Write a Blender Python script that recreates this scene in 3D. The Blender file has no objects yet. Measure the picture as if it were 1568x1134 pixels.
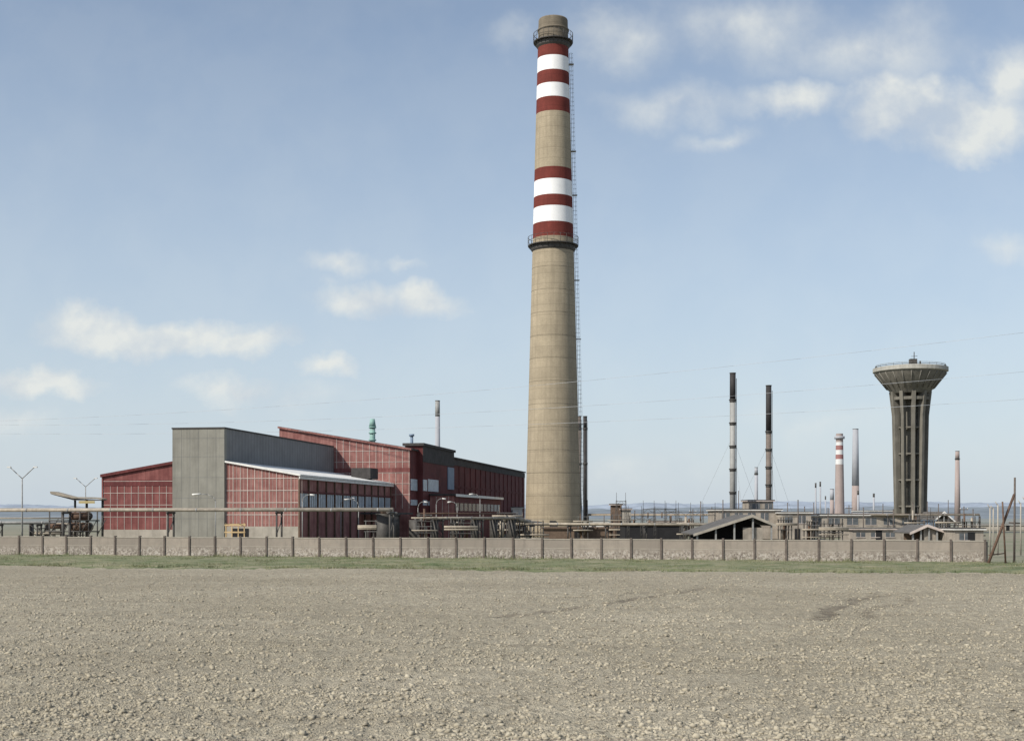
import bpy, math, random
import numpy as np
from mathutils import Vector
random.seed(7); rng=np.random.default_rng(7)
scene=bpy.context.scene
EYE=4.6
def X(u,D): return (u-784.0)*D/2000.0          # lateral metres of an image pixel column at assumed distance D
def H(v,D): return EYE+(790.0-v)*D/2000.0      # height above ground of an image pixel row at assumed distance D

# ------------------------------------------------------------------ materials
def nt(name):
    m=bpy.data.materials.new(name); m.use_nodes=True
    t=m.node_tree; b=t.nodes['Principled BSDF']; return m,t,b
def N(t,ty,**k):
    n=t.nodes.new(ty)
    for a,v in k.items(): setattr(n,a,v)
    return n
def mixc(t,fac,a,b,mode='MIX'):
    m=N(t,'ShaderNodeMix',data_type='RGBA',blend_type=mode)
    for s,v in ((0,fac),(6,a),(7,b)):
        if isinstance(v,bpy.types.NodeSocket): t.links.new(v,m.inputs[s])
        elif s==0: m.inputs[0].default_value=v
        else: m.inputs[s].default_value=(*v[:3],1)
    return m.outputs[2]
def math_(t,op,a,b=None,c=None,clamp=False):
    m=N(t,'ShaderNodeMath',operation=op); m.use_clamp=clamp
    for i,v in enumerate((a,b,c)):
        if v is None: continue
        if isinstance(v,bpy.types.NodeSocket): t.links.new(v,m.inputs[i])
        else: m.inputs[i].default_value=v
    return m.outputs[0]
def noise(t,vec,scale,detail=4,rough=.6,mp=None):
    if mp:
        q=N(t,'ShaderNodeMapping'); q.inputs['Scale'].default_value=mp; t.links.new(vec,q.inputs[0]); vec=q.outputs[0]
    n=N(t,'ShaderNodeTexNoise'); n.inputs['Scale'].default_value=scale; n.inputs['Detail'].default_value=detail
    n.inputs['Roughness'].default_value=rough; t.links.new(vec,n.inputs['Vector']); return n.outputs['Fac']
def rmp(t,v,a,b,c=0.,d=1.):
    m=N(t,'ShaderNodeMapRange'); t.links.new(v,m.inputs[0])
    for i,x in enumerate((a,b,c,d)): m.inputs[i+1].default_value=x
    return m.outputs[0]
def bumpn(t,b,h,st=.3,dist=.05):
    n=N(t,'ShaderNodeBump'); n.inputs['Strength'].default_value=st; n.inputs['Distance'].default_value=dist
    t.links.new(h,n.inputs['Height']); t.links.new(n.outputs[0],b.inputs['Normal'])
def dk(c,k): return tuple(x*k for x in c)
def mat(name,col,rough=.85,var=.25,scale=.8,streak=.25,col2=None,metal=0.,corr=0,lines=0,bump=.15,panel=0):
    m,t,b=nt(name); tc=N(t,'ShaderNodeTexCoord').outputs['Object']
    n1=noise(t,tc,scale,6,.65); c=mixc(t,rmp(t,n1,.3,.7),dk(col,1-var),col2 or dk(col,1+var))
    if streak:
        n2=noise(t,tc,1.0,5,.6,(1.3,1.3,.07)); c=mixc(t,rmp(t,n2,.45,.75,0,streak),c,dk(col,.35))
    h=noise(t,tc,6,3,.7)
    if corr or lines or panel:
        s=N(t,'ShaderNodeSeparateXYZ'); t.links.new(tc,s.inputs[0])
    if panel:   # sheet to sheet tone differences
        cb=N(t,'ShaderNodeCombineXYZ'); t.links.new(math_(t,'FLOOR',math_(t,'DIVIDE',math_(t,'ADD',s.outputs[0],s.outputs[1]),panel)),cb.inputs[0])
        t.links.new(math_(t,'FLOOR',math_(t,'DIVIDE',s.outputs[2],1.75)),cb.inputs[1])
        wn=N(t,'ShaderNodeTexWhiteNoise',noise_dimensions='3D'); t.links.new(cb.outputs[0],wn.inputs['Vector'])
        c=mixc(t,math_(t,'MULTIPLY',wn.outputs[0],.45),c,dk(col,.5))
    if corr:
        w=math_(t,'SINE',math_(t,'MULTIPLY',math_(t,'ADD',s.outputs[0],s.outputs[1]),corr))
        h=math_(t,'ADD',h,w); c=mixc(t,rmp(t,w,.2,1,0,.35),c,dk(col,.55))
    if lines:
        f=math_(t,'FRACT',math_(t,'MULTIPLY',s.outputs[2],lines)); g=math_(t,'LESS_THAN',f,.1)
        c=mixc(t,math_(t,'MULTIPLY',g,.3),c,dk(col,.5))
        seg=N(t,'ShaderNodeTexWhiteNoise',noise_dimensions='1D'); t.links.new(math_(t,'FLOOR',math_(t,'MULTIPLY',s.outputs[2],lines)),seg.inputs['W'])
        c=mixc(t,math_(t,'MULTIPLY',seg.outputs[0],.22),c,dk(col,.55))
        n5=noise(t,tc,2.6,6,.85,(1,1,1.8)); c=mixc(t,rmp(t,n5,.42,.66,0,.6),c,dk(col,.58))
        f2=math_(t,'LESS_THAN',math_(t,'FRACT',math_(t,'MULTIPLY',s.outputs[2],lines*5)),.22); c=mixc(t,math_(t,'MULTIPLY',f2,.13),c,dk(col,.45))
    t.links.new(c,b.inputs['Base Color']); b.inputs['Roughness'].default_value=rough; b.inputs['Metallic'].default_value=metal
    b.inputs['Specular IOR Level'].default_value=.25
    if bump: bumpn(t,b,h,bump,.04)
    return m
M={}
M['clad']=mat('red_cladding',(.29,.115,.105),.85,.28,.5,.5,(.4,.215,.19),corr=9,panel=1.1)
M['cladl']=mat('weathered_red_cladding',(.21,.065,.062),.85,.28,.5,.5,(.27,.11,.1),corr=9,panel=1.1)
M['clad_d']=mat('dark_red_cladding',(.13,.036,.036),.8,.25,.5,.35,corr=9,panel=2.2)  # darker red for bands; side walls get their shade through this colour
M['pale']=mat('pale_batten',(.52,.45,.41),.7,.25)
M['white']=mat('white_fascia',(.7,.69,.66),.6,.1,.8,.3)
M['grey']=mat('grey_sheet_cladding',(.235,.228,.2),.8,.16,.35,.45)
M['greyd']=mat('grey_side_cladding',(.19,.19,.19),.8,.14,.35,.2,corr=5)  # darker grey for joints; paints shade into the grey block's side
M['conc']=mat('weathered_concrete',(.35,.32,.275),.9,.2,.6,.35)
M['chim']=mat('chimney_concrete',(.385,.325,.235),.92,.15,.35,.45,lines=.42)
M['chimtop']=mat('sooty_concrete',(.2,.17,.13),.92,.2,.5,.5,lines=.42)
M['red']=mat('red_band_paint',(.165,.036,.028),.85,.2,.5,.4,lines=.42)
M['wpaint']=mat('white_band_paint',(.78,.78,.78),.8,.06,.5,.12)
M['steel']=mat('dark_steel',(.07,.066,.062),.6,.3,2)
M['steelg']=mat('grey_steel',(.26,.26,.255),.55,.25,2)
M['wire']=mat('aluminium_wire',(.45,.47,.5),.5,.1,2,0,bump=0)
M['rust']=mat('rusty_steel',(.11,.07,.05),.8,.35,2)
M['pipe']=mat('pipe_insulation',(.33,.29,.235),.7,.25,1,.4)
M['glass']=mat('window_glass',(.1,.11,.12),.25,.35,1.2,0,bump=0)
M['glassw']=mat('frosted_window',(.42,.47,.52),.4,.25,1.5,.2,bump=0)
M['dark']=mat('dark_opening',(.02,.02,.022),.9,.2)
M['roof']=mat('bitumen_roof',(.06,.056,.055),.9,.3,1)
M['roofd']=mat('shed_roof_sheet',(.11,.105,.1),.8,.3,1,corr=7)
M['plaster']=mat('stained_plaster',(.31,.275,.235),.9,.25,.7,.5)
M['brown']=mat('brown_brick_wall',(.14,.1,.075),.9,.25,1.5,.3)
M['wtow']=mat('water_tower_concrete',(.165,.155,.133),.92,.25,.3,.6)
M['wtowl']=mat('rim_concrete',(.36,.35,.315),.9,.2,.6,.4)
M['ribs']=mat('bowl_rib_concrete',(.2,.19,.168),.9,.2,.6,.4)
M['black']=mat('black_stack',(.035,.033,.034),.7,.3)
M['stackg']=mat('aluminium_stack_jacket',(.3,.3,.29),.6,.15,1,.55)
M['stackb']=mat('brown_stack',(.15,.125,.11),.7,.25,1,.35)
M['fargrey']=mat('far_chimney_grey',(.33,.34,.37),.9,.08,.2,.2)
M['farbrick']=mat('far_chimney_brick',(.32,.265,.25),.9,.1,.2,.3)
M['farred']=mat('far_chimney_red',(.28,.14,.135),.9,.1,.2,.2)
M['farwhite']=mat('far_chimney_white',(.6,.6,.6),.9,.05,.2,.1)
M['green']=mat('green_vent_paint',(.22,.36,.33),.6,.15)
M['blue']=mat('blue_panel',(.18,.24,.32),.6,.15)
M['yellow']=mat('yellow_paint',(.42,.34,.16),.6,.15)
M['wood']=mat('fresh_timber',(.55,.4,.22),.8,.15)
M['post']=mat('weathered_post',(.12,.1,.088),.9,.3,3)

# ------------------------------------------------------------------ mesh builder
class B:
    def __init__(s,name,loc=(0,0,0),rot=0): s.name=name; s.loc=loc; s.rot=rot; s.p={}
    def add(s,part,m,V,F,smooth=False):
        d=s.p.setdefault(part,dict(v=[],f=[],m=m,s=smooth)); o=len(d['v'])
        d['v']+= [tuple(v) for v in V]; d['f']+=[tuple(i+o for i in f) for f in F]
    def box(s,part,m,x0,x1,y0,y1,z0,z1):
        V=[(x,y,z) for z in (z0,z1) for y in (y0,y1) for x in (x0,x1)]
        s.add(part,m,V,[(0,2,3,1),(4,5,7,6),(0,1,5,4),(1,3,7,5),(3,2,6,7),(2,0,4,6)])
    def prism(s,part,m,poly,y0,y1):
        n=len(poly); V=[(x,y0,z) for x,z in poly]+[(x,y1,z) for x,z in poly]
        s.add(part,m,V,[tuple(range(n)),tuple(range(2*n-1,n-1,-1))]+[(i,i+n,(i+1)%n+n,(i+1)%n) for i in range(n)])
    def tube(s,part,m,p,q,r,r2=None,n=8,smooth=True):
        p=Vector(p);q=Vector(q);d=(q-p).normalized(); a=d.orthogonal().normalized(); b=d.cross(a); r2=r if r2 is None else r2
        V=[];
        for c,rr in ((p,r),(q,r2)):
            for i in range(n):
                t=2*math.pi*i/n; V.append(c+(a*math.cos(t)+b*math.sin(t))*rr)
        s.add(part,m,V,[(i,(i+1)%n,(i+1)%n+n,i+n) for i in range(n)]+[tuple(range(n-1,-1,-1)),tuple(range(n,2*n))],smooth)
    def path(s,part,m,pts,r,n=6):
        for a,b in zip(pts,pts[1:]): s.tube(part,m,a,b,r,n=n)
    def lathe(s,part,m,prof,cx=0,cy=0,n=48,smooth=True):
        V=[(cx+r*math.cos(2*math.pi*i/n),cy+r*math.sin(2*math.pi*i/n),z) for r,z in prof for i in range(n)]
        F=[(k*n+i,k*n+(i+1)%n,(k+1)*n+(i+1)%n,(k+1)*n+i) for k in range(len(prof)-1) for i in range(n)]
        s.add(part,m,V,F,smooth)
    def ring(s,part,m,R,z,r,cx=0,cy=0,n=32):
        pts=[(cx+R*math.cos(2*math.pi*i/n),cy+R*math.sin(2*math.pi*i/n),z) for i in range(n+1)]
        s.path(part,m,pts,r,4)
    def done(s):
        single=len(s.p)==1
        if not single:
            e=bpy.data.objects.new(s.name,None); scene.collection.objects.link(e); e.location=s.loc; e.rotation_euler[2]=s.rot
            e.empty_display_size=1
        for k,d in s.p.items():
            me=bpy.data.meshes.new(s.name+'_'+k); me.from_pydata(d['v'],[],d['f']); me.materials.append(M[d['m']])
            if d['s']:
                me.polygons.foreach_set('use_smooth',[len(p.vertices)==4 for p in me.polygons])
            me.update()
            o=bpy.data.objects.new(s.name if single else k,me); scene.collection.objects.link(o)
            if single: o.location=s.loc; o.rotation_euler[2]=s.rot; e=o
            else: o.parent=e
        return e

# ------------------------------------------------------------------ big chimney
def big_chimney():
    cx=X(847,300); b=B('factory_chimney',(cx,300,0))
    pr=[(0,6.5),(18,6.0),(66.9,4.72),(118,3.35)]
    R=lambda z: float(np.interp(z,[p[0] for p in pr],[p[1] for p in pr]))
    hz=lambda v:H(v,300)
    segs=[('chim',None,367),('red',362,345),('wpaint',345,321),('red',321,304),('wpaint',304,280),('red',280,262),('chim2',262,177),
          ('red',177,155),('wpaint',155,134),('red',134,114),('wpaint',114,92),('red',92,70),('chimtop',70,33)]
    last=0
    nm={'chim':('lower_shaft','chim'),'red':('red_bands','red'),'wpaint':('white_bands','wpaint'),'chim2':('middle_shaft','chim'),'chimtop':('mouth','chimtop')}
    for k,v0,v1 in segs:
        z0=last; z1=hz(v1); last=z1
        zs=np.linspace(z0,z1,max(2,int((z1-z0)/4)+2))
        b.lathe(*nm[k],[(R(z),z) for z in zs],n=64)
    zt=hz(33)
    b.lathe('mouth','chimtop',[(R(zt),zt),(R(zt)-.1,zt+.25),(R(zt)-.9,zt+.25),(R(zt)-.9,zt-6)],n=64)
    b.lathe('mouth','chimtop',[(R(zt)-.9,zt-6),(.01,zt-6)],n=64)
    b.lathe('mouth','chimtop',[(R(hz(50)),hz(50)),(R(hz(50))+.22,hz(49)),(R(hz(47))+.22,hz(47)),(R(hz(46)),hz(46))],n=64)
    for vz in (377,66):        # service platforms
        z=hz(vz); r=R(z); o=r+1.05
        b.lathe('platforms','steel',[(r,z-.15),(o,z-.15),(o,z+.05),(r,z+.05)],n=48,smooth=False)
        b.lathe('platforms','chimtop',[(r,z-1.5),(r+.35,z-1.0),(r+.4,z-.3),(r,z-.2)],n=48)
        for k in range(24):
            a=2*math.pi*k/24; c,s_=math.cos(a),math.sin(a)
            b.tube('platforms','steel',(r*c,r*s_,z-1.3),(o*c,o*s_,z-.1),.06,n=4)
            b.tube('railings','steel',(o*c,o*s_,z),(o*c,o*s_,z+1.9),.055,n=4)
        b.ring('railings','steel',o,z+1.9,.055); b.ring('railings','steel',o,z+1.,.045)
    for z in np.arange(4,64,5.2): b.ring('hoops','chimtop',R(z)+.01,z,.03,n=64)
    a=math.radians(-8)
    def P(off,z,t=0): 
        r=R(z)+off; return (r*math.cos(a)-t*math.sin(a),r*math.sin(a)+t*math.cos(a),z)
    zs=list(np.arange(2.5,hz(80),1.0))
    for z0,z1 in zip(zs[:-1:4],zs[4::4]):
        for t in (-.25,.25): b.tube('ladder','steelg',P(.2,z0,t),P(.2,z1,t),.04,n=4)
        for t,of in ((-.38,.65),(0,.95),(.38,.65)): b.tube('ladder','steelg',P(of,z0,t),P(of,z1,t),.025,n=4)
        b.tube('ladder','steel',P(0,z0),P(.2,z0),.05,n=4)
    for z in zs:
        b.tube('ladder','steel',P(.2,z,-.25),P(.2,z,.25),.03,n=4)
        q=[P(.2,z,-.25),P(.65,z,-.38),P(.95,z,0),P(.65,z,.38),P(.2,z,.25)]; b.path('ladder','steelg',q,.025,4)
    for vz in (100,233,300,430,520,650): 
        z=hz(vz); b.box('ladder','steel',R(z),R(z)+1.1,-.7,.5,z,z+.1)
    b.box('door','steel',-1,.4,-6.75,-6.3,0,3.6)
    b.done()
big_chimney()

# ------------------------------------------------------------------ main hall
def hall():
    b=B('industrial_hall',(-41.7,190,0),math.atan2(-.17,.985))
    b.prism('right_wing_walls','clad',[(0.02,0),(11.1,0),(11.1,10.4),(0.02,12.35)],0,51.9)
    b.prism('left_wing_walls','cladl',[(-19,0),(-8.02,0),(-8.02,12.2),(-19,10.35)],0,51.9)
    b.prism('wing_roofs','white',[(0.02,12.38),(11.5,10.35),(11.5,10.6),(0.02,12.63)],-.35,51.9)
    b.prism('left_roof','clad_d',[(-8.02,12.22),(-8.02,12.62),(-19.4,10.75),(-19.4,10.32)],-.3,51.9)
    b.box('plinth','conc',.05,11.13,-.08,-.003,0,3.1); b.box('plinth','conc',-19.05,-8.05,-.08,-.003,0,2.6)
    b.box('grey_block','grey',-8,0,-.4,.5,0,17.3)
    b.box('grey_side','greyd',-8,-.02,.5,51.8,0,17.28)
    b.box('grey_coping','roof',-8.1,.1,-.5,51.8,17.3,17.5)
    for z in (4.2,7.2,10.2,13.2,15.9): b.box('grey_joints','greyd',-8,0,-.415,-.4,z,z+.04)
    for x in (-6.6,-5.3,-4,-2.65,-1.3): b.box('grey_joints','greyd',x,x+.03,-.416,-.4,0,17.2)
    for x in np.arange(.1,11.2,1.1):
        b.box('battens','pale',x-.04,x+.04,-.05,-.004,3.1,12.3-x*.176)
        b.box('fine_battens','pale',x+.53,x+.56,-.03,-.004,3.1,12.2-x*.176)
    for x in np.arange(-19,-8.1,1.1):
        b.box('left_battens','pale',x-.025,x+.025,-.05,-.004,2.6,9.0)
    for z in (4.75,6.5,8.25,10.0):
        b.box('battens','pale',.05,11.1 if z<9.9 else 11.0,-.06,-.004,z,z+.09); b.box('left_battens','pale',-19,-8.1,-.06,-.004,z-.3,z-.24)
    b.box('left_bands','clad_d',-19,-8.1,-.045,-.004,9.0,9.9); b.box('left_bands','clad_d',-19,-8.1,-.045,-.004,4.5,5.9)
    b.box('corner_post','cladl',-19.25,-19.02,-.12,.3,0,10.3)
    b.box('door','dark',1.0,3.6,-.14,-.085,0,2.8)
    for v in np.arange(.6,51,4.2):
        b.box('side_windows','glassw' ,11.1,11.16,v,v+3.4,5.9,7.9)
        for k in range(1,4): b.box('mullions','steel',11.16,11.2,v+k*.85-.04,v+k*.85+.04,5.9,7.9)
    b.box('side_band','clad_d',11.1,11.3,0,51.9,5.5,5.85); b.box('side_band','clad_d',11.1,11.3,0,51.9,7.95,8.2)
    b.box('side_trim','white',11.3,11.42,-.3,51.9,9.95,10.3)
    for v in np.arange(0,52,4.2): b.box('side_posts','rust',11.1,11.35,v-.1,v+.15,0,9.9)
    b.prism('tall_hall_walls','clad',[(-10.6,0),(14.4,0),(14.4,16.7),(-10.6,20.9)],52,182)
    b.prism('tall_hall_roof','roof',[(-10.9,20.98),(14.8,16.66),(14.8,17.0),(-10.9,21.3)],52.3,182.5)
    b.prism('tall_hall_fascia','clad',[(-10.8,20.9),(14.7,16.62),(14.7,16.93),(-10.8,21.24)],51.6,52.3)
    for x in np.arange(.5,14.4,1.25): b.box('rear_battens','pale',x-.04,x+.04,51.94,51.996,6,20.8-(x+10.6)*.168-.1)
    for z in (8.5,10.5,12.5,14.5,16.5):
        b.box('rear_battens','pale',0.1,min(14.4,(21-z)*5.95-10.6),51.93,51.996,z,z+.07)
    b.box('rear_bands','cladl',.1,14.4,51.9,51.99,12.6,13.4)
    b.box('side_top_band','roof',14.4,14.6,85,182,15.3,16.6)
    b.box('side_cladding','clad_d',14.4,14.5,85,182,0,15.29)  # side darker than the front: its shade is put into the colour
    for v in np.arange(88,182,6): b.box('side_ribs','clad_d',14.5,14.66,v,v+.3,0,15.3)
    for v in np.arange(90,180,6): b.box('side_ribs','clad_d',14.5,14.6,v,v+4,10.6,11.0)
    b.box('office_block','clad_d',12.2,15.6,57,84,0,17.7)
    b.box('office_roof','roof',11.8,15.9,56.6,84.6,17.7,18.2)
    b.box('office_top_band','roof',15.6,15.68,57,84,14.7,17.7)
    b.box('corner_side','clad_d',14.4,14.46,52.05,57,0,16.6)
    for v0,v1,z0,z1 in ((52.2,60,9.3,11.4),(61,69.5,9.3,11.6),(52.2,60,6.6,7.6),(61,70,6.6,7.4)):
        if v0>57: b.box('office_windows','glassw',15.5,15.72,v0,v1,z0,z1)
        else: b.box('office_windows','glassw',14.4,14.6,v0,56.9,z0,z1); b.box('office_windows','glassw',15.5,15.72,57.1,60,z0,z1)
    b.box('blue_panel','blue',15.6,15.75,78,83.7,10,14.5)
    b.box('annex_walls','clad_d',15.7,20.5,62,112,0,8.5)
    b.box('annex_roof','roof',15.7,20.9,61.7,112.3,8.5,8.8); b.box('annex_fascia','white',20.9,21.0,61.7,112.3,8.3,8.8)
    for v in np.arange(63,111,4): b.box('annex_windows','glass',20.5,20.58,v,v+3,5.6,7.1)
    b.box('annex_front','clad',15.8,20.5,61.93,61.99,0,8.4)
    for x in (17,18.2,19.4): b.box('annex_front_battens','pale',x,x+.06,61.88,61.93,0,8.3)
    b.box('loading_canopy','roof',11.5,15.5,30,50,4.9,5.2)
    b.box('roof_box','roof',6,9.5,43,48,11.2,13.1)
    b.tube('green_vent','green',(2.2,70,17),(2.2,70,22.0),.55,n=14); b.tube('vent_cowl','green',(2.2,70,22.2),(2.2,70,23.8),.7,.45,n=14)
    for z in (19.5,20.9,22): b.tube('green_vent','green',(2.2,70,z),(2.2,70,z+.25),.75,n=14)
    b.tube('small_vent','blue',(12.2,62,16),(12.2,62,19.8),.3,n=10); b.tube('small_vent','steelg',(12.2,62,19.8),(12.2,62,20.2),.5,n=10)
    b.tube('small_vent','steel',(13,95,16),(13,95,18.2),.25,n=8)
    b.done()
hall()

# ------------------------------------------------------------------ perimeter wall (3 m precast panels)
def wallmat():
    m,t,b=nt('precast_wall_panel'); tc=N(t,'ShaderNodeTexCoord').outputs['Object']
    s=N(t,'ShaderNodeSeparateXYZ'); t.links.new(tc,s.inputs[0])
    pan=N(t,'ShaderNodeTexWhiteNoise',noise_dimensions='1D'); t.links.new(math_(t,'FLOOR',math_(t,'DIVIDE',s.outputs[0],3.07)),pan.inputs['W'])
    base=mixc(t,pan.outputs[0],(.23,.2,.17),(.33,.285,.24))
    base=mixc(t,rmp(t,noise(t,tc,.9,6,.7),.35,.7,0,.6),base,(.2,.178,.155))
    sp=noise(t,tc,3.2,6,.75); lowm=rmp(t,math_(t,'ADD',s.outputs[2],math_(t,'MULTIPLY',noise(t,tc,.6,4),.9)),1.8,1.2)
    peel=math_(t,'MULTIPLY',lowm,rmp(t,sp,.47,.56))
    c=mixc(t,math_(t,'MULTIPLY',peel,.75),base,(.46,.425,.38))
    c=mixc(t,math_(t,'MULTIPLY',lowm,rmp(t,noise(t,tc,5,5,.7),.5,.6,0,.8)),c,(.1,.08,.068))
    c=mixc(t,rmp(t,noise(t,tc,1.2,5,.6,(1,1,.12)),.5,.8,0,.5),c,(.13,.115,.1))
    t.links.new(c,b.inputs['Base Color']); b.inputs['Roughness'].default_value=.95
    bumpn(t,b,sp,.5,.05); return m
M['panel']=wallmat()
WA=math.atan2(-.254,.991)
def wall():
    b=B('concrete_perimeter_wall',(0,135,0),WA)
    n0,n1=-34,15
    for k in range(n0,n1):
        x=k*3.07+.15; dz=random.uniform(-.035,.035); dy=random.uniform(-.02,.02)
        b.box('panels','panel',x+.1,x+2.97,-.06+dy,.06+dy,-.1,2.2+dz)
        b.box('coping','conc',x+.09,x+2.98,-.1+dy,.1+dy,2.2+dz,2.29+dz)
        b.box('rails','conc',x+.09,x+2.98,-.075+dy,-.058+dy,1.28,1.33)
    for k in range(n0,n1+1):
        x=k*3.07+.15; t=random.uniform(-.03,.03)
        b.prism('posts','post',[(x-.1,-.1),(x+.1,-.1),(x+.1+t,2.4),(x-.1+t,2.4)],-.17,.15)
    b.box('end_return','panel',n1*3.07+.28,n1*3.07+.4,.15,5,-.1,2.2)
    b.done()
wall()

# ------------------------------------------------------------------ numpy value noise
def vn(x,y,seed=0):
    xi=np.floor(x).astype(np.int64); yi=np.floor(y).astype(np.int64); fx=x-xi; fy=y-yi
    fx=fx*fx*(3-2*fx); fy=fy*fy*(3-2*fy)
    def h(a,c):
        n=(a*374761393+c*668265263+seed*982451653)&0x7fffffff; n=(n^(n>>13))*1274126177&0x7fffffff; n=n^(n>>16); return (n&0xffff)/65535.
    return (h(xi,yi)*(1-fx)+h(xi+1,yi)*fx)*(1-fy)+(h(xi,yi+1)*(1-fx)+h(xi+1,yi+1)*fx)*fy
def fieldz(x,y):
    z=.08*(vn(x/.16,y/.16,1)-.5)+.05*(vn(x/.34+9,y/.34,8)-.5)+.07*(vn(x/.7,y/.7,2)-.5)+.08*(vn(x/2.1,y/2.1,3)-.5)+.16*(vn(x/9,y/9,4)-.5)
    return z+.08
tracks=[((13.4,57),(16.5,65.5),.55,1.),((16.5,65.5),(20.8,74),.45,.8),((16.3,59),(19,66.),.35,.55),((19,66),(23.6,74),.3,.45),((-.4,58.5),(5,67),.3,.8),((5,67),(12.5,82),.35,.8),((3,72),(12,80),.3,.4),((-8,80),(-1,86),.25,.4),((-2,49),(0,51),.3,.4)]
def trackv(x,y):
    tv=np.zeros_like(x); wx=x+1.1*(vn(x/2.3,y/2.3,41)-.5)+.5*(vn(x/.6,y/.6,42)-.5); wy=y+1.5*(vn(x/2.5,y/2.5,43)-.5)
    for (a,b_),(c,d),w,s in tracks:
        L2=(c-a)**2+(d-b_)**2; t=np.clip(((wx-a)*(c-a)+(wy-b_)*(d-b_))/L2,0,1)
        dd=np.hypot(wx-a-t*(c-a),wy-b_-t*(d-b_)); tv=np.maximum(tv,s*np.clip(1.5-dd/w,0,1)*(.25+1.1*vn(x/.45,y/.7,9)))
    return np.clip(tv,0,1)
def fastmesh(name,V,F,m,attr=None,smooth=False):
    me=bpy.data.meshes.new(name); me.vertices.add(len(V)); me.vertices.foreach_set('co',V.astype(np.float32).ravel())
    k=F.shape[1]; me.loops.add(F.size); me.loops.foreach_set('vertex_index',F.astype(np.int32).ravel())
    me.polygons.add(len(F)); me.polygons.foreach_set('loop_start',np.arange(0,F.size,k,dtype=np.int32)); 
    me.update(calc_edges=True); me.validate()
    if smooth: me.polygons.foreach_set('use_smooth',np.ones(len(F),bool))
    if attr is not None:
        a=me.attributes.new('track','FLOAT','POINT'); a.data.foreach_set('value',attr.astype(np.float32))
    me.materials.append(m); o=bpy.data.objects.new(name,me); scene.collection.objects.link(o); return o
def soilmat(name,clod=False):
    m,t,b=nt(name); tc=N(t,'ShaderNodeTexCoord').outputs['Object']
    n1=noise(t,tc,.05,3,.6); n2=noise(t,tc,1.3,4,.75); n3=noise(t,tc,10,3,.8)
    c=mixc(t,rmp(t,n1,.35,.65),(.36,.322,.245),(.46,.415,.325))
    c=mixc(t,rmp(t,n2,.35,.68,0,.5),c,(.25,.22,.165))
    c=mixc(t,rmp(t,n3,.5,.68,0,.4 if clod else .5),c,(.55,.51,.41))
    c=mixc(t,rmp(t,noise(t,tc,5,3,.75),.52,.64,0,.65),c,(.14,.12,.09))
    n4=noise(t,tc,.3,4,.65,(.2,1.8,1)); c=mixc(t,rmp(t,n4,.42,.7,0,.45),c,(.25,.222,.17))
    if not clod:
        a=N(t,'ShaderNodeAttribute',attribute_name='track'); c=mixc(t,math_(t,'MULTIPLY',a.outputs['Fac'],.75),c,(.12,.1,.08))
    t.links.new(c,b.inputs['Base Color']); b.inputs['Roughness'].default_value=1; b.inputs['Specular IOR Level'].default_value=.1
    if not clod: bumpn(t,b,math_(t,'ADD',n3,n2),1.,.14)
    return m
soil=soilmat('dry_plowed_soil')
nr,nc=760,1100
tt=np.linspace(0,1,nr)[:,None]; uu=np.linspace(-1,1,nc)[None,:]
Yr=12*(112/12)**tt+0*uu; Xr=uu*(.62*Yr+18); Yend=109.5-.186*Xr
Y=Yr*(1+(Yend/112-1)*tt**3); Xg=Xr
tv=trackv(Xg,Y); Zf=fieldz(Xg,Y)-.07*tv
V=np.stack([Xg,Y,Zf],-1).reshape(-1,3)
i=np.arange(nr*nc).reshape(nr,nc); F=np.stack([i[:-1,:-1],i[:-1,1:],i[1:,1:],i[1:,:-1]],-1).reshape(-1,4)
fastmesh('plowed_field',V,F,soil,tv.ravel(),True)
phi=(1+5**.5)/2
ico=np.array([(-1,phi,0),(1,phi,0),(-1,-phi,0),(1,-phi,0),(0,-1,phi),(0,1,phi),(0,-1,-phi),(0,1,-phi),(phi,0,-1),(phi,0,1),(-phi,0,-1),(-phi,0,1)])/1.902
icf=np.array([(0,11,5),(0,5,1),(0,1,7),(0,7,10),(0,10,11),(1,5,9),(5,11,4),(11,10,2),(10,7,6),(7,1,8),(3,9,4),(3,4,2),(3,2,6),(3,6,8),(3,8,9),(4,9,5),(2,4,11),(6,2,10),(8,6,7),(9,8,1)])
NC=180000
cy=np.exp(rng.uniform(math.log(22),math.log(100),NC)); cxx=rng.uniform(-1,1,NC)*(.46*cy+4)
keep=(vn(cxx/3.,cy/3.,5)*.7+.6*vn(cxx/.9,cy/.9,6)>rng.uniform(.1,1.2,NC))&(trackv(cxx,cy)<.5); cxx,cy=cxx[keep],cy[keep]; n=len(cxx)
sz=np.clip(rng.lognormal(math.log(.025),.5,n),.011,.08)
sc=np.stack([sz*rng.uniform(.7,1.5,n),sz*rng.uniform(.7,1.4,n),sz*rng.uniform(.5,1.0,n)],-1)
ang=rng.uniform(0,6.28,n); P=ico[None]*(1+rng.uniform(-.34,.34,(n,12,1)))*sc[:,None,:]
ca,sa=np.cos(ang)[:,None],np.sin(ang)[:,None]
P=np.stack([P[...,0]*ca-P[...,1]*sa,P[...,0]*sa+P[...,1]*ca,P[...,2]],-1)
P+=np.stack([cxx,cy,fieldz(cxx,cy)+sz*.15],-1)[:,None,:]
Fc=(icf[None]+12*np.arange(n)[:,None,None]).reshape(-1,3)
fastmesh('soil_clods',P.reshape(-1,3),Fc,soilmat('clod_soil',True))

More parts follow.
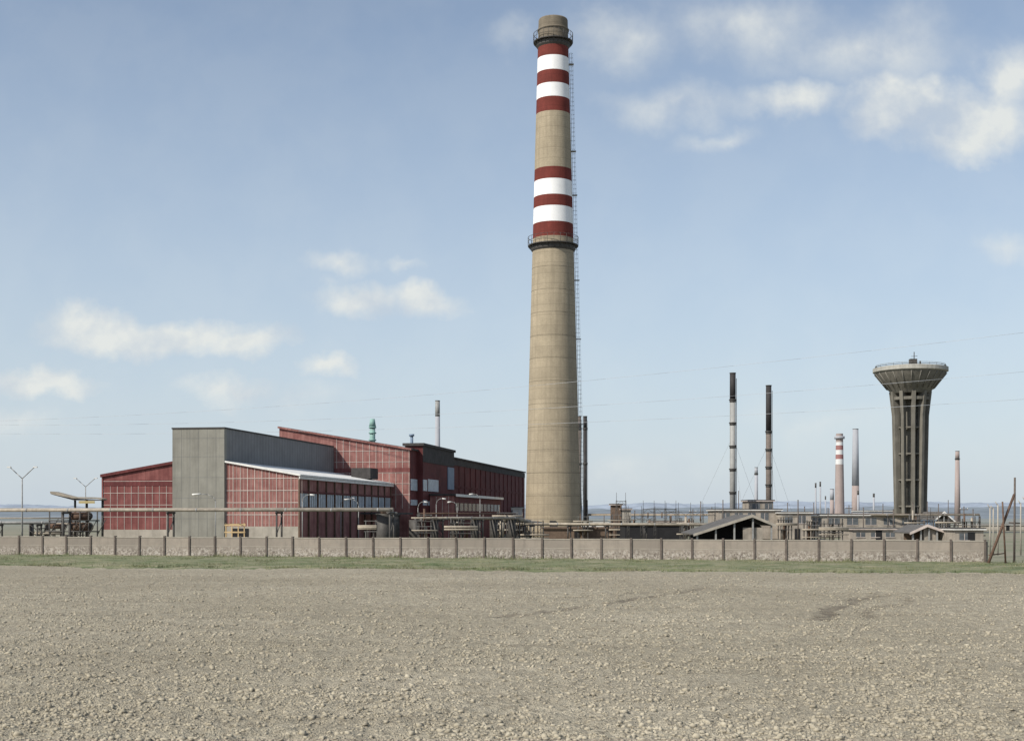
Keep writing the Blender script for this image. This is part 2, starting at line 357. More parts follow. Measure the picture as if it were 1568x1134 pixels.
# ------------------------------------------------------------------ ground, verge, hills
def groundmat():
    m,t,b=nt('yard_ground'); tc=N(t,'ShaderNodeTexCoord').outputs['Object']
    s=N(t,'ShaderNodeSeparateXYZ'); t.links.new(tc,s.inputs[0])
    c=mixc(t,rmp(t,noise(t,tc,.03,6,.6),.4,.6),(.2,.18,.13),(.14,.15,.09)); c=mixc(t,rmp(t,noise(t,tc,.4,5,.6),.4,.7,0,.5),c,(.26,.23,.18))
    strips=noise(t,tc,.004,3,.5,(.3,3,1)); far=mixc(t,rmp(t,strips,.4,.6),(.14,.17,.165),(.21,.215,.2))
    c=mixc(t,rmp(t,s.outputs[1],350,1200,0,1),c,far)  # far field strips tinted with distance: aerial haze put into base colour
    t.links.new(c,b.inputs['Base Color']); b.inputs['Roughness'].default_value=1; return m
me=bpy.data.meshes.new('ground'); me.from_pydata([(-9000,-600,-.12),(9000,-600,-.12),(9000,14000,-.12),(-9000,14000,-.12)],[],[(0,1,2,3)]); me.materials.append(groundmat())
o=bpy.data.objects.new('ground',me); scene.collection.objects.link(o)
def grassmat(name):
    m,t,b=nt(name); tc=N(t,'ShaderNodeTexCoord').outputs['Object']
    c=mixc(t,rmp(t,noise(t,tc,.25,6,.7),.38,.62),(.1,.13,.05),(.22,.215,.12)); c=mixc(t,rmp(t,noise(t,tc,1.5,4,.7),.45,.7,0,.7),c,(.05,.07,.03))
    c=mixc(t,rmp(t,noise(t,tc,.5,5,.7,(.4,1.5,1)),.5,.66,0,.8),c,(.3,.26,.185))
    t.links.new(c,b.inputs['Base Color']); b.inputs['Roughness'].default_value=1; bumpn(t,b,noise(t,tc,6,4,.8),.8,.1); return m
def edge(x): return 109.5-.186*x
def wl(x): return 135-.2563*x
xs=np.linspace(-110,75,371)[:,None]; ts=np.linspace(0,1,60)[None,:]
y0=edge(xs)-1.0-1.5*vn(xs/4,xs*0,21)-.8*vn(xs/1.1,xs*0,22); Yv=y0+ts*(wl(xs)+1-y0); Xv=xs+0*ts
Zv=.10+.05*np.sin(ts*3.1)+.1*vn(Xv/.8,Yv/.8,23)+.12*vn(Xv/3,Yv/3,24)
Zv=np.where(ts<.12,-.1+(Zv+.1)*(ts/.12)**.7,Zv)
i=np.arange(371*60).reshape(371,60); F=np.stack([i[:-1,:-1],i[1:,:-1],i[1:,1:],i[:-1,1:]],-1).reshape(-1,4)
fastmesh('grass_verge',np.stack([Xv,Yv,Zv],-1).reshape(-1,3),F,grassmat('verge_turf'),None,True)
NG=150000
gx=rng.uniform(-75,60,NG); tg=rng.uniform(0,1,NG); gy=edge(gx)-1.2+tg*(wl(gx)-.2-edge(gx)+1.2)
dens=vn(gx/2.5,gy/2.5,31)*.7+vn(gx/.7,gy/.7,32)*.5; k=dens>rng.uniform(.3,1.1,NG); gx,gy=gx[k],gy[k]; tg=tg[k]; n=len(gx)
hh=rng.uniform(.08,.28,n)*(1+.9*(tg>.94)*vn(gx/1.7,gy*0,33)*1.6); a=rng.uniform(0,6.28,n); w=rng.uniform(.02,.05,n); lx,ly=rng.normal(0,.08,n),rng.normal(0,.08,n)
z0=np.full(n,.12); P=np.stack([np.stack([gx-np.cos(a)*w,gy-np.sin(a)*w,z0],-1),np.stack([gx+np.cos(a)*w,gy+np.sin(a)*w,z0],-1),np.stack([gx+lx,gy+ly,z0+hh],-1)],1)
fastmesh('grass_tufts',P.reshape(-1,3),np.arange(3*n).reshape(-1,3),grassmat('grass_blades'))

def hills(name,D,base,amp,col,seed,sc):
    m,t,b=nt(name+'_haze'); tc=N(t,'ShaderNodeTexCoord').outputs['Object']
    t.links.new(mixc(t,rmp(t,noise(t,tc,.006,6,.8),.42,.6),dk(col,.86),dk(col,1.14)),b.inputs['Base Color']); b.inputs['Roughness'].default_value=1; b.inputs['Specular IOR Level'].default_value=0  # bluish hill colour has the aerial haze painted in
    xs=np.linspace(-D*1.1,D*1.1,1400); zz=base+amp*(vn(xs/sc,xs*0,seed)+.35*vn(xs/(sc*.22),xs*0,seed+1)+.12*vn(xs/(sc*.05),xs*0,seed+2)+.1*vn(xs/(sc*.014),xs*0,seed+3)-.6)
    rows=[(D-900,-5,0),(D-500,0,.45),(D,0,1),(D+800,0,.6)]
    V=[]; 
    for y,z,k in rows: V.append(np.stack([xs,np.full_like(xs,y)+60*vn(xs/300,xs*0,seed+5),z+k*zz],-1))
    V=np.concatenate(V); i=np.arange(5600).reshape(4,1400); F=np.stack([i[:-1,:-1],i[:-1,1:],i[1:,1:],i[1:,:-1]],-1).reshape(-1,4)
    fastmesh(name,V,F,m,None,True)
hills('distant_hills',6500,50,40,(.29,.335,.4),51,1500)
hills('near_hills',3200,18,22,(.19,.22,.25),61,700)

# ------------------------------------------------------------------ water tower
def water_tower():
    D=350; b=B('water_tower',(X(1394,D),D,0)); 
    zr=H(563,D); zb=H(603,D)
    b.lathe('bowl','wtow',[(4.9,zb),(6.2,zb+1.6),(9.1,zr-2.0),(9.3,zr-1.4)],n=48)
    b.lathe('rim','wtowl',[(9.3,zr-1.4),(9.75,zr-1.2),(9.75,zr-.2),(9.4,zr-.1),(5,zr+.5),(.01,zr+.9)],n=48,smooth=False)
    b.lathe('top_rail','wtow',[(9.2,zr+.2),(8.9,zr+.2),(8.9,zr+.28),(9.2,zr+.28)],n=32)
    b.ring('top_rail','steelg',9.0,zr+.6,.05,n=32)
    for k in range(24):
        a=2*math.pi*k/24; c,s=math.cos(a),math.sin(a)
        b.tube('bowl_ribs','ribs',(6.1*c,6.1*s,zb+1.2),(9.35*c,9.35*s,zr-1.7),.13,n=4)
        b.tube('top_rail','steelg',(9.0*c,9.0*s,zr-.1),(9.0*c,9.0*s,zr+.6),.04,n=4)
    for k in range(10):
        a=2*math.pi*(k+.3)/10; c,s=math.cos(a),math.sin(a)
        V=[]
        for z,ro,ri,w in ((0,4.1,2.7,.42),(zb-6,4.75,3.3,.42),(zb+.5,5.5,3.2,.5)):
            for r,q in ((ri,-w),(ro,-w),(ro,w),(ri,w)): V.append((r*c-q*s,r*s+q*c,z))
        b.add('legs','wtow',V,[(j*4+i,j*4+(i+1)%4,j*4+4+(i+1)%4,j*4+4+i) for j in range(2) for i in range(4)])
    b.lathe('core','wtow',[(1.5,0),(1.5,zb+.3)],n=20)
    for z in (zb-1.8,): b.lathe('ring_beams','wtow',[(2.9,z),(5.0,z),(5.0,z+.8),(2.9,z+.8),(2.9,z)],n=40,smooth=False)
    for z in (7,14,21,28): b.lathe('ring_beams','wtow',[(2.2,z),(3.7,z),(3.7,z+.4),(2.2,z+.4),(2.2,z)],n=40,smooth=False)
    b.box('roof_hatch','steel',-.2,1.6,-.8,.8,zr+.6,zr+2.3); b.tube('antenna','steel',(1,0,zr+2),(1,0,zr+4.2),.12,n=5); b.tube('antenna','steel',(.2,0,zr+3),(1.9,0,zr+3.1),.07,n=4)
    b.tube('antenna','steel',(2.6,0,zr+.5),(2.6,0,zr+1.8),.2,n=5)
    b.done()
water_tower()

# ------------------------------------------------------------------ thin stacks
def stack(u,v,D,w,body='stackg',top='black',topfrac=.16,name='steel_stack',flanges=5,taper=1.0,ladder=True):
    zt=H(v,D); r=w*D/2000/2; b=B(name,(X(u,D),D,0)); zs=zt*(1-topfrac)
    rb=r*taper
    b.tube('shaft',body,(0,0,0),(0,0,zs),rb,r+(rb-r)*topfrac,n=16)
    b.tube('top',top,(0,0,zs),(0,0,zt),r*1.02+(rb-r)*topfrac,r,n=16); b.tube('mouth_ring','steel',(0,0,zt),(0,0,zt+.15),r*1.12,n=16)
    for k in range(flanges):
        z=zs*(1-k/ (flanges+1.)) ; rr=r+(rb-r)*(1-z/zt)
        b.tube('flanges','steel',(0,0,z-.12),(0,0,z+.12),rr*1.28,n=16)
        b.tube('flanges','steelg',(0,0,z-.5),(0,0,z-.12),rr*1.1,n=16)
    if ladder:
        for q in (-.18,.18): b.tube('ladder','steel',(rb+.15,q,1),(r+.15,q,zt-1),.04,n=4)
        for z in np.arange(1,zt-1,1.2): b.tube('ladder','steel',(rb*(1-z/zt)+r*z/zt+.15,-.18,z),(rb*(1-z/zt)+r*z/zt+.15,.18,z),.03,n=4)
        if flanges>3:
            for q in (.6,2.7,4.8): b.tube('guy_wires','steelg',(0,0,zt*.62),(zt*.3*math.cos(q),zt*.3*math.sin(q),0),.02,n=3)
    b.done(); return zt
stack(1122,572,270,9); stack(1177,591,275,8.5,'stackb','black',.3)
stack(887.5,638,345,5,'stackb','stackb',.1,flanges=2); stack(896,638,345,6,'black','black',.1,flanges=2)
stack(1158,716,500,5,'fargrey','fargrey',.1,'distant_chimney',1,1.2,False)
stack(670,614,420,7,'fargrey','steelg',.12,'distant_chimney',0,1.35,False)
stack(1310,657,800,8.5,'farbrick','fargrey',.6,'distant_chimney',0,1.45,False)
stack(1466,691,600,6,'farbrick','farbrick',.1,'brick_chimney',1,1.6,False)
stack(1274,749,700,6,'farbrick','fargrey',.3,'distant_chimney',0,1.1,False)
for u,v,w in ((1249,740,2.5),(1256,738,2.5),(1338,756,3),(1314,752,3),(1264,760,2)): stack(u,v,520,w,'fargrey','steel',.1,'thin_flue',0,1,False)
def striped():
    D=800; b=B('striped_chimney',(X(1285.5,D),D,0)); zz=lambda v:H(v,D); R=lambda z:float(np.interp(z,[0,zz(664)],[3.1,2.1]))
    last=0
    for part,m,v in (('shaft','farbrick',711),('white_band','farwhite',703),('red_band','farred',696),('white_band','farwhite',689),('red_band','farred',682),('white_band','farwhite',677),('top','farbrick',664)):
        z=zz(v); b.lathe(part,m,[(R(last),last),(R(z),z)],n=20); last=z
    b.lathe('top_platform','fargrey',[(R(last),zz(672)),(R(last)+1,zz(672)),(R(last)+1,zz(668)),(R(last),zz(668))],n=20)
    b.done()
striped()

# ------------------------------------------------------------------ street lamps & poles
def twin_lamp(u,v,D,sp):
    h=H(v,D); w=sp*D/2000; b=B('street_lamp',(X(u,D),D,0))
    b.tube('pole','steelg',(0,0,0),(0,0,h-.5),.13,.08)
    for s in (-1,1):
        b.path('arms','steelg',[(0,0,h-.5),(s*w*.35,0,h+.15),(s*w*.8,0,h+1.0)],.06)
        b.box('heads','white',min(s*w*.75,s*w),max(s*w*.75,s*w),-.15,.15,h+.95,h+1.12)
    b.done()
twin_lamp(34,727,175,23); twin_lamp(131,741,235,18)
def goose(u,v,D,dx):
    h=H(v,D); b=B('yard_lamp',(X(u,D),D,0)); s=1 if dx>0 else -1; w=dx*D/2000
    b.tube('pole','steelg',(0,0,0),(0,0,h-1.0),.08,.06)
    b.path('arm','steelg',[(0,0,h-1.0),(w*.1,0,h-.45),(w*.35,0,h-.1),(w*.7,0,h)],.05)
    b.tube('head','white',(w*.65,0,h-.02),(w*1.05,0,h-.12),.1,.14); b.done()
for u,v,D,dx in ((330,756,183,-34),(463,757,186,18),(522,762,205,20),(549,764,200,-22),(640,768,215,14),(700,768,235,-14),(735,756,245,-16),(668,763,225,14)): goose(u,v,D,dx)
def pole(u,v,D,r=.09,m='post',cross=0):
    h=H(v,D); b=B('utility_pole',(X(u,D),D,0)); b.tube('pole',m,(0,0,0),(0,0,h),r*1.3,r,n=6)
    b.tube('cap',m,(0,0,h),(0,0,h+.08),r*1.6,r,n=6)
    if cross:
        b.box('crossarm',m,-cross,cross,-.06,.06,h-.6,h-.45)
        for s in (-.9,0,.9): b.tube('insulators','white',(s*cross,0,h-.45),(s*cross,0,h-.2),.06,n=6)
    b.done()
for u,v,D,c in ((1073,768,260,0),(1107,766,250,0),(1222,766,230,0),(1131,752,300,0),(1206,770,290,0),(1420,768,300,0),(1437,772,280,0),(1476,776,260,.8),(1490,780,250,0),(1398,770,240,0),(740,786,230,0),(899,766,300,0),(925,790,280,0),
  (1232,776,260,0),(1246,770,300,0),(1268,778,280,0),(1300,774,290,.8),(1322,777,260,0),(1352,772,290,0),(1368,780,250,0),(1452,766,330,0),(1061,780,270,.7),(1090,777,280,0),(972,782,280,0),(765,775,260,0),(800,785,250,0)): pole(u,v,D,.09,'post',c)
def apole(pts,name='leaning_post',m='post'):
    b=B(name)
    for (u0,v0,D0),(u1,v1,D1),r in pts: b.tube('post_%d'%len(b.p),m,(X(u0,D0),D0,max(-.1,H(v0,D0))),(X(u1,D1),D1,H(v1,D1)),r*1.15,r,n=8)
    b.done()
apole([((1512,866,121),(1553,757,123),.12),((1540,866,122),(1535,768,122),.08),((1514,850,121.5),(1538,847,122),.05)],'a_frame_pole','rust')
apole([((1553,866,126),(1554,731,126),.1),((1545,800,126),(1562,801,126),.06)],'fence_gate_post')
for u,v in ((1516,776),(1521,778),(1528,772),(1563,770),(1570,765)): apole([((u,850,150),(u,v,150),.08),((u,v+2,150),(u-4,v-4,150),.05)],'concrete_fence_post','conc')

def wires():
    b=B('overhead_power_line')
    def w(p,q,sag):
        p=Vector(p);q=Vector(q); pts=[p.lerp(q,i/30)-Vector((0,0,sag*4*(i/30)*(1-i/30))) for i in range(31)]; b.path('wires','wire',pts,.024,4)
    w((X(2100,170),170,H(440,170)),(X(-400,300),300,H(650,300)),5.)
    w((X(2100,172),172,H(516,172)),(X(-400,302),302,H(640,302)),5.5)
    w((X(2100,174),174,H(575,174)),(X(-400,304),304,H(655,304)),4.)
    for u,D,h in ((2100,170,35),(-400,300,27)):
        x=X(u,D)
        for s in (-2,2):
            for t in (-2,2): b.tube('pylons','steelg',(x+s,D+t,0),(x+s*.15,D+t*.15,h),.12,n=4)
        for z in (.75,.85,.95): b.tube('pylons','steelg',(x,D-4,h*z),(x,D+4,h*z),.1,n=4)
    b.done()
wires()

# ------------------------------------------------------------------ pipe bridges
def pipebridge(name,p,q,h,pipes,step,zr=.25,lattice=False):
    (x0,y0),(x1,y1)=p,q; L=math.hypot(x1-x0,y1-y0); b=B(name,(x0,y0,0),math.atan2(y1-y0,x1-x0))
    for i,(dz,r,m,dy) in enumerate(pipes): b.tube('pipe_%d'%i,m,(0,dy,h+dz),(L,dy,h+dz),r,n=10)
    n=max(1,int(L/step))
    for k in range(n+1):
        x=k*L/n
        for dy in (-.8,.8): b.tube('trestles','steel',(x,dy,0),(x,dy,h),.13,n=6)
        b.box('trestles','steel',x-.1,x+.1,-1.1,1.1,h-.25,h-.02)
        b.tube('trestles','steel',(x,-.8,h*.45),(x,.8,h*.8),.06,n=4)
        if lattice:
            b.box('trestles','steel',x-1.2,x-1.06,-.8,.8,0,h)
            for a in range(4): b.tube('trestles','steel',(x,-.8,h*a/4),(x-1.15,-.8,h*(a+1)/4),.05,n=4)
    for x in np.arange(0,L,6.): b.tube('joints','steelg',(x,pipes[0][3],h+pipes[0][0]),(x+.2,pipes[0][3],h+pipes[0][0]),pipes[0][1]*1.15,n=10)
    b.done()
pipebridge('pipe_bridge',(X(-200,176),176),(X(600,160),160),5.15,[(.2,.2,'pipe',-.7),(.13,.13,'rust',-.2),(.25,.24,'pipe',.5)],13)
pipebridge('pipe_rack',(X(588,162),162),(X(604,235),235),4.9,[(.2,.18,'pipe',-.5),(.15,.14,'rust',.3)],14,lattice=True)
pipebridge('pipe_rack',(X(640,205),205),(X(790,225),225),4.0,[(.25,.22,'pipe',-.6),(.1,.15,'rust',0),(.2,.16,'steelg',.6),(1.0,.12,'rust',0)],5,lattice=True)
pipebridge('pipe_rack',(X(760,240),240),(X(1110,225),225),2.9,[(.25,.22,'pipe',-.6),(.1,.15,'rust',0),(.2,.2,'steelg',.6)],7)
pipebridge('pipe_rack',(X(900,300),300),(X(1500,280),280),4.6,[(.25,.2,'pipe',-.6),(.3,.25,'rust',.5)],9)
pipebridge('pipe_rack',(X(-60,190),190),(X(120,190),190),3.4,[(.25,.2,'steelg',-.6),(.9,.1,'pipe',.5),(.2,.2,'rust',.4)],4.5,lattice=True)
def frame(u0,u1,v,D,dep,seed):
    r=random.Random(seed); x0,x1=X(u0,D),X(u1,D); h=H(v,D); L=x1-x0; b=B('process_steelwork',(x0,D,0)); n=max(2,int(L/2.6)); 
    for k in range(n+1):
        x=k*L/n
        for y in (0,dep): b.box('columns','steel',x-.08,x+.08,y-.08,y+.08,0,h*r.uniform(.75,1.05))
        if k<n and r.random()<.6: b.tube('braces','rust',(x,0,.3),(x+L/n,0,h*.85),.045,n=4)
    for f in (.4,.75):
        b.box('decks','steel',-.2,L+.2,-.2,dep+.2,h*f,h*f+.12)
        b.box('rails','steelg',-.2,L+.2,-.22,-.18,h*f+1.0,h*f+1.05)
        for k in range(int(L/1.2)): b.box('rails','steelg',k*1.2,k*1.2+.04,-.22,-.18,h*f+.1,h*f+1.05)
    for k in range(max(2,int(L/1.6))):
        x=r.uniform(.3,L-.3); rr=r.uniform(.08,.3); z0=r.uniform(0,h*.4)
        b.tube('risers' if k%2 else 'ducts','rust' if k%2 else 'pipe',(x,dep*.4,z0),(x,dep*.4,h*r.uniform(.5,1.15)),rr,n=10)
    for k in range(3):
        z=h*r.uniform(.15,.9); b.tube('lateral_pipes','rust' if k else 'pipe',(-1,-.3,z),(L+1,-.3,z),r.uniform(.07,.16),n=8)
    b.done()
for i_,(u0,u1,v,D) in enumerate(((762,792,782,232),(803,832,796,232),(640,660,786,198),(690,722,790,204),(885,900,790,260),(938,966,786,262),(1044,1062,792,240),(1196,1212,786,240),(1236,1252,789,236),(1262,1290,793,226),(1392,1408,786,236),(1440,1462,796,226),(1474,1500,790,250),(98,118,790,184),(60,84,800,190),(560,584,798,170))): frame(u0,u1,v,D,2.5,i_)

def canopy():
    D=182; b=B('filling_station_canopy',(X(121,D),D,0)); s=D/2000
    b.prism('roof','pipe',[(-39*s,7.65),(-5*s,7.05),(30*s,7.0),(39*s,6.85),(39*s,7.05),(28*s,7.2),(-5*s,7.25),(-36*s,8.0),(-40*s,8.0)],-1.2,1.2)
    b.prism('underside','roof',[(-38*s,7.6),(-5*s,6.8),(38*s,6.75),(38*s,6.84),(-5*s,7.04),(-38*s,7.64)],-1.1,1.1)
    for x in (-6*s,12*s,36*s): b.tube('columns','steel',(x,0,0),(x,0,6.8),.16)
    b.box('yellow_beam','yellow',.4,2.6,-1.35,-1.25,6.35,6.7)
    for x0,x1,z,r in ((-.9,1.9,4.6,.55),(-.6,2.0,3.1,.6),(-3.6,-1.6,3.2,.35)):
        b.tube('tanks','rust',(x0,-1,z),(x1,-1,z),r,n=16); b.tube('tank_ends','steel',(x1,-1,z),(x1+.25,-1,z),r,r*.5,n=16)
    for x in (-3.5,-1.8,-.6,.7,1.9,3.1):
        b.tube('frame','steel',(x,-1.7,0),(x,-1.7,5.3),.1,n=5); b.tube('frame','rust',(x,-1.7,2),(x+1.2,-1.7,4.2),.06,n=4)
    for z in (2.4,3.9,5.3): b.box('frame','rust',-3.6,3.4,-1.85,-1.7,z,z+.16)
    b.done()
canopy()
def timber():
    b=B('timber_scaffold',(X(360,186),186,0))
    for x in (-1.3,-.45,.45,1.3): b.box('legs','wood',x-.07,x+.07,-.07,.07,0,3.6)
    b.box('rails','wood',-1.5,1.5,-.1,-.07,3.2,3.5); b.box('rails','wood',-1.5,1.5,-.1,-.07,2.2,2.4); b.box('deck','wood',-1.4,1.4,-.05,1,1.4,1.5); b.done()
timber()

# ------------------------------------------------------------------ low buildings in the yard
def lowb(name,u0,u1,v,D,depth,wallm,roofm='roof',trim='white',win=True,over=.3,wz=None,step=2.6,ddz=.35):
    x0,x1=X(u0,D),X(u1,D); h=H(v,D); b=B(name,(x0,D,0),0); L=x1-x0
    b.box('walls',wallm,0,L,0,depth,0,h-ddz); b.box('roof',roofm,-over,L+over,-over,depth+over,h-ddz+.19,h)
    b.box('eaves_trim',trim,-over-.05,L+over+.05,-over-.06,depth+over,h-ddz,h-ddz+.17)
    if win:
        z1=h-ddz-.5; z0=max(.9,z1-1.5)
        for x in np.arange(.7,L-1.6,step):
            b.box('windows','glass',x,x+step*.6,-.04,.02,z0,z1); b.box('window_frames','pale',x+step*.3-.04,x+step*.3+.04,-.07,-.04,z0,z1)
            b.box('window_frames','pale',x-.05,x+step*.6+.05,-.1,0,z0-.1,z0-.002)
    b.box('door','dark',L*.45,L*.45+1.1,-.05,.02,0,2.1)
    b.done()
lowb('brown_brick_shed',833,936,807,262,9,'brown','brown','brown',False)
lowb('concrete_control_building',1100,1196,779,262,14,'plaster')
lowb('workshop_building',1147,1184,765,274,8,'plaster','roof','pale')
lowb('concrete_office_building',1196,1242,783,258,14,'plaster')
lowb('long_workshop_building',1236,1404,787,285,16,'plaster','roofd','white',True,.4,step=4.)
lowb('plastered_shed',1305,1385,808,230,8,'plaster','roofd','pale')
lowb('plastered_shed',1462,1506,808,200,8,'plaster','roof','white')
lowb('small_brick_building',937,952,771,275,4,'brown','roof','pale',False)
lowb('substation_building',951,966,778,275,5,'conc','roof','pale',False)
lowb('dark_roof_shed',957,1050,801,250,12,'dark','roof','white',False)
lowb('dark_roof_shed',1000,1058,797,300,12,'plaster','roof','pale',True)
lowb('storage_shed',886,930,798,330,12,'white','roofd','white',False)
lowb('storage_shed',776,836,795,310,8,'rust','rust','rust',False)
lowb('white_workshop',757,800,776,345,12,'white','roofd','white',True)
lowb('blue_container_shed',1405,1432,795,320,6,'blue','roofd','blue',False)
lowb('far_warehouse',1330,1392,781,420,20,'fargrey','roofd','white',False)
lowb('far_warehouse',1500,1590,802,420,20,'conc','roofd','white',False)
def gable(name,D,ul,up,ur,vl,vp,vr,depth,fasc='conc',wallm='dark'):
    xl,xp,xr=X(ul,D),X(up,D),X(ur,D); zl,zp,zr=H(vl,D),H(vp,D),H(vr,D); b=B(name,(xp,D,0)); l=xl-xp; r=xr-xp; w=.38
    b.prism('roof','roofd',[(l,zl),(l,zl-.2),(0,zp-.2),(r,zr-.2),(r,zr),(0,zp)],0,depth)
    b.prism('fascia',fasc,[(l-.2,zl-w),(0,zp-w),(r+.2,zr-w),(r+.2,zr),(0,zp+.05),(l-.2,zl)],-.2,-.003)
    b.prism('back_wall',wallm,[(l+.4,0),(r-.4,0),(r-.4,zr-.3),(0,zp-.3),(l+.4,zl-.3)],depth*.5,depth*.5+.2)
    for f in (0,.25,.5,.75,1): 
        x=l+.4+(r-l-.8)*f; z=zl+(zp-zl)*(x-l)/(-l) if x<0 else zp+(zr-zp)*x/r
        b.box('columns','steelg',x-.12,x+.12,.2,.45,0,z-.35)
    b.box('partition','plaster',l*.15,r*.5,.6,.7,0,2.9)
    b.done()
gable('open_gable_shed',192,1064,1152,1186,817,788,803,16)
gable('gable_warehouse',330,1428,1446,1464,800,783,800,20,'white','fargrey')
gable('gable_warehouse',205,1395,1420,1452,815,803,815,10,'pale','brown')

def gantry(u0,u1,v,D,n):
    x0,x1=X(u0,D),X(u1,D); h=H(v,D); L=x1-x0; b=B('switchyard_gantry',(x0,D,0))
    for k in range(n):
        x=k*L/(n-1)
        for s in (-.25,.25): b.tube('posts','steel',(x+s,0,0),(x+s*.3,0,h),.07,n=4)
        for a in range(5): b.tube('posts','steel',(x-.25,0,h*a/6),(x+.25,0,h*(a+1)/6),.035,n=4)
        b.tube('lightning_rods','steel',(x,0,h),(x,0,h+1.6),.05,n=4)
    for z in (h-.2,h-.9): b.tube('beams','steel',(0,0,z),(L,0,z),.07,n=4)
    m=int(L/.9)
    for k in range(m): b.tube('beams','steel',(k*L/m,0,h-.2 if k%2 else h-.9),((k+1)*L/m,0,h-.9 if k%2 else h-.2),.04,n=4)
    for k in range(1,m,3): b.tube('insulators','brown',(k*L/m,0,h-.9),(k*L/m,0,h-2.0),.13,n=6)
    b.done()
gantry(985,1035,778,270,4); gantry(1020,1095,782,255,5); gantry(962,1003,788,240,3); gantry(944,958,766,268,2); gantry(1405,1425,790,250,2)
def duct():
    b=B('flue_duct',(0,0,0)); D=228
    pts=[(X(768,D),D,1.),(X(769,D),D,H(797,D)),(X(776,D),D,H(793,D)),(X(800,D),D+4,H(796,D)),(X(812,D),D+8,H(800,D)),(X(832,D),D+20,H(803,D))]
    for a,c in zip(pts,pts[1:]): b.tube('duct','pipe',a,c,.42,n=12)
    for p in pts[1:-1]: b.tube('flanges','steel',(p[0]-.12,p[1],p[2]),(p[0]+.12,p[1],p[2]),.52,n=12)
    for p in pts[2:]: b.tube('supports','steel',(p[0],p[1],0),(p[0],p[1],p[2]-.35),.1,n=5)
    b.done()
duct()

# ------------------------------------------------------------------ light, world, camera
el=math.radians(41); sd=Vector((-.78,-.63,0)).normalized()*math.cos(el)+Vector((0,0,math.sin(el)))
L=bpy.data.lights.new('sun','SUN'); L.energy=4.9; L.angle=math.radians(.5); L.color=(1,.94,.83)
so=bpy.data.objects.new('sun',L); scene.collection.objects.link(so); so.rotation_euler=sd.to_track_quat('Z','Y').to_euler()
w=bpy.data.worlds.new('World'); scene.world=w; w.use_nodes=True; t=w.node_tree; bg=t.nodes['Background']
sky=N(t,'ShaderNodeTexSky',sky_type='NISHITA'); sky.sun_disc=False; sky.sun_elevation=el; sky.sun_rotation=math.atan2(sd.x,sd.y); sky.air_density=1.0; sky.dust_density=1.; sky.ozone_density=1.5
g=N(t,'ShaderNodeTexCoord').outputs['Generated']; s=N(t,'ShaderNodeSeparateXYZ'); t.links.new(g,s.inputs[0])
hs=N(t,'ShaderNodeHueSaturation'); hs.inputs['Saturation'].default_value=.95; hs.inputs['Value'].default_value=1.4; t.links.new(sky.outputs[0],hs.inputs['Color'])
KS=.09
haze=rmp(t,s.outputs[2],0,.36,.8,.12)
c=mixc(t,haze,hs.outputs[0],(.60/KS,.69/KS,.79/KS))
ya=math_(t,'MAXIMUM',math_(t,'ABSOLUTE',s.outputs[1]),.05)
pu=math_(t,'DIVIDE',s.outputs[0],ya); pv=math_(t,'DIVIDE',s.outputs[2],ya)
cv=N(t,'ShaderNodeCombineXYZ'); t.links.new(pu,cv.inputs[0]); t.links.new(pv,cv.inputs[1]); t.links.new(s.outputs[1],cv.inputs[2])
nz=N(t,'ShaderNodeTexNoise'); nz.inputs['Scale'].default_value=13; nz.inputs['Detail'].default_value=5; nz.inputs['Roughness'].default_value=.6; t.links.new(cv.outputs[0],nz.inputs['Vector'])
flat=N(t,'ShaderNodeVectorMath',operation='MULTIPLY'); t.links.new(cv.outputs[0],flat.inputs[0]); flat.inputs[1].default_value=(1,1,0)
wv=N(t,'ShaderNodeVectorMath',operation='SUBTRACT'); t.links.new(nz.outputs['Color'],wv.inputs[0]); wv.inputs[1].default_value=(.5,.5,.5)
wm=N(t,'ShaderNodeVectorMath',operation='MULTIPLY'); t.links.new(wv.outputs[0],wm.inputs[0]); wm.inputs[1].default_value=(.09,.06,0)
wp=N(t,'ShaderNodeVectorMath',operation='ADD'); t.links.new(flat.outputs[0],wp.inputs[0]); t.links.new(wm.outputs[0],wp.inputs[1])
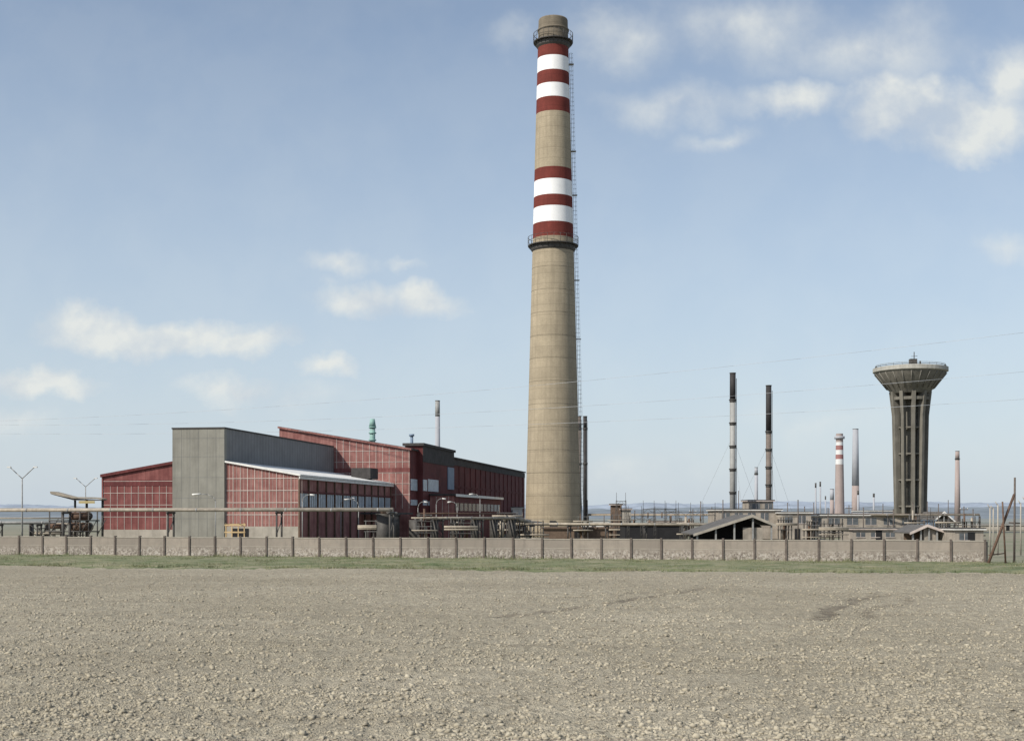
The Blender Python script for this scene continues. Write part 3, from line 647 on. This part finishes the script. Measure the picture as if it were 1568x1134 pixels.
blobs=[(160,500,95,34,1.1),(260,512,130,30,1.),(370,525,80,22,.75),(520,415,60,22,.5),(620,412,40,10,.3),(540,465,90,26,.7),(640,462,75,28,.8),
(50,582,100,24,.9),(350,598,80,26,.6),(488,570,40,20,.7),(10,650,90,30,.4),(780,60,60,30,.3),(960,60,150,50,.4),(1150,40,200,60,.5),(1330,70,200,70,.5),
(1050,160,150,38,.5),(1210,165,90,36,.7),(1370,165,85,60,1.1),(1490,185,110,55,1.05),(1545,120,60,60,.7),(1110,215,70,20,.35),(1530,380,70,30,.35),(450,620,120,30,.3),(940,720,200,30,.25),(1250,640,160,30,.2)]
acc=None
for cx_,cy_,rx,ry,st in blobs:
    a=N(t,'ShaderNodeVectorMath',operation='SUBTRACT'); t.links.new(wp.outputs[0],a.inputs[0]); a.inputs[1].default_value=((cx_-784)/2000,(790-cy_)/2000,0)
    q=N(t,'ShaderNodeVectorMath',operation='MULTIPLY'); t.links.new(a.outputs[0],q.inputs[0]); q.inputs[1].default_value=(2000/rx/1.25,2000/ry/1.25,0)
    l=N(t,'ShaderNodeVectorMath',operation='LENGTH'); t.links.new(q.outputs[0],l.inputs[0])
    v=math_(t,'MULTIPLY',math_(t,'SUBTRACT',1.,l.outputs['Value'],clamp=True),st)
    acc=v if acc is None else math_(t,'SMOOTH_MAX',acc,v,.1)
dn=noise(t,cv.outputs[0],20,5,.55)
den=math_(t,'MULTIPLY',rmp(t,acc,.02,.55),rmp(t,dn,.25,.6,.55,1.0))
fac=math_(t,'MULTIPLY',den,.9,clamp=True)
cc=mixc(t,rmp(t,dn,.35,.6),(.60/KS,.65/KS,.70/KS),(.80/KS,.82/KS,.79/KS))
c=mixc(t,fac,c,cc)
t.links.new(c,bg.inputs['Color']); bg.inputs['Strength'].default_value=KS

cam=bpy.data.cameras.new('camera'); co=bpy.data.objects.new('camera',cam); scene.collection.objects.link(co)
co.location=(0,0,EYE); co.rotation_euler=(math.pi/2,0,0); cam.sensor_width=36; cam.lens=36*2000/1568; cam.shift_y=.142; cam.clip_end=30000; cam.clip_start=.5
scene.camera=co
scene.view_settings.view_transform='Standard'; scene.view_settings.look='None'; scene.view_settings.exposure=0
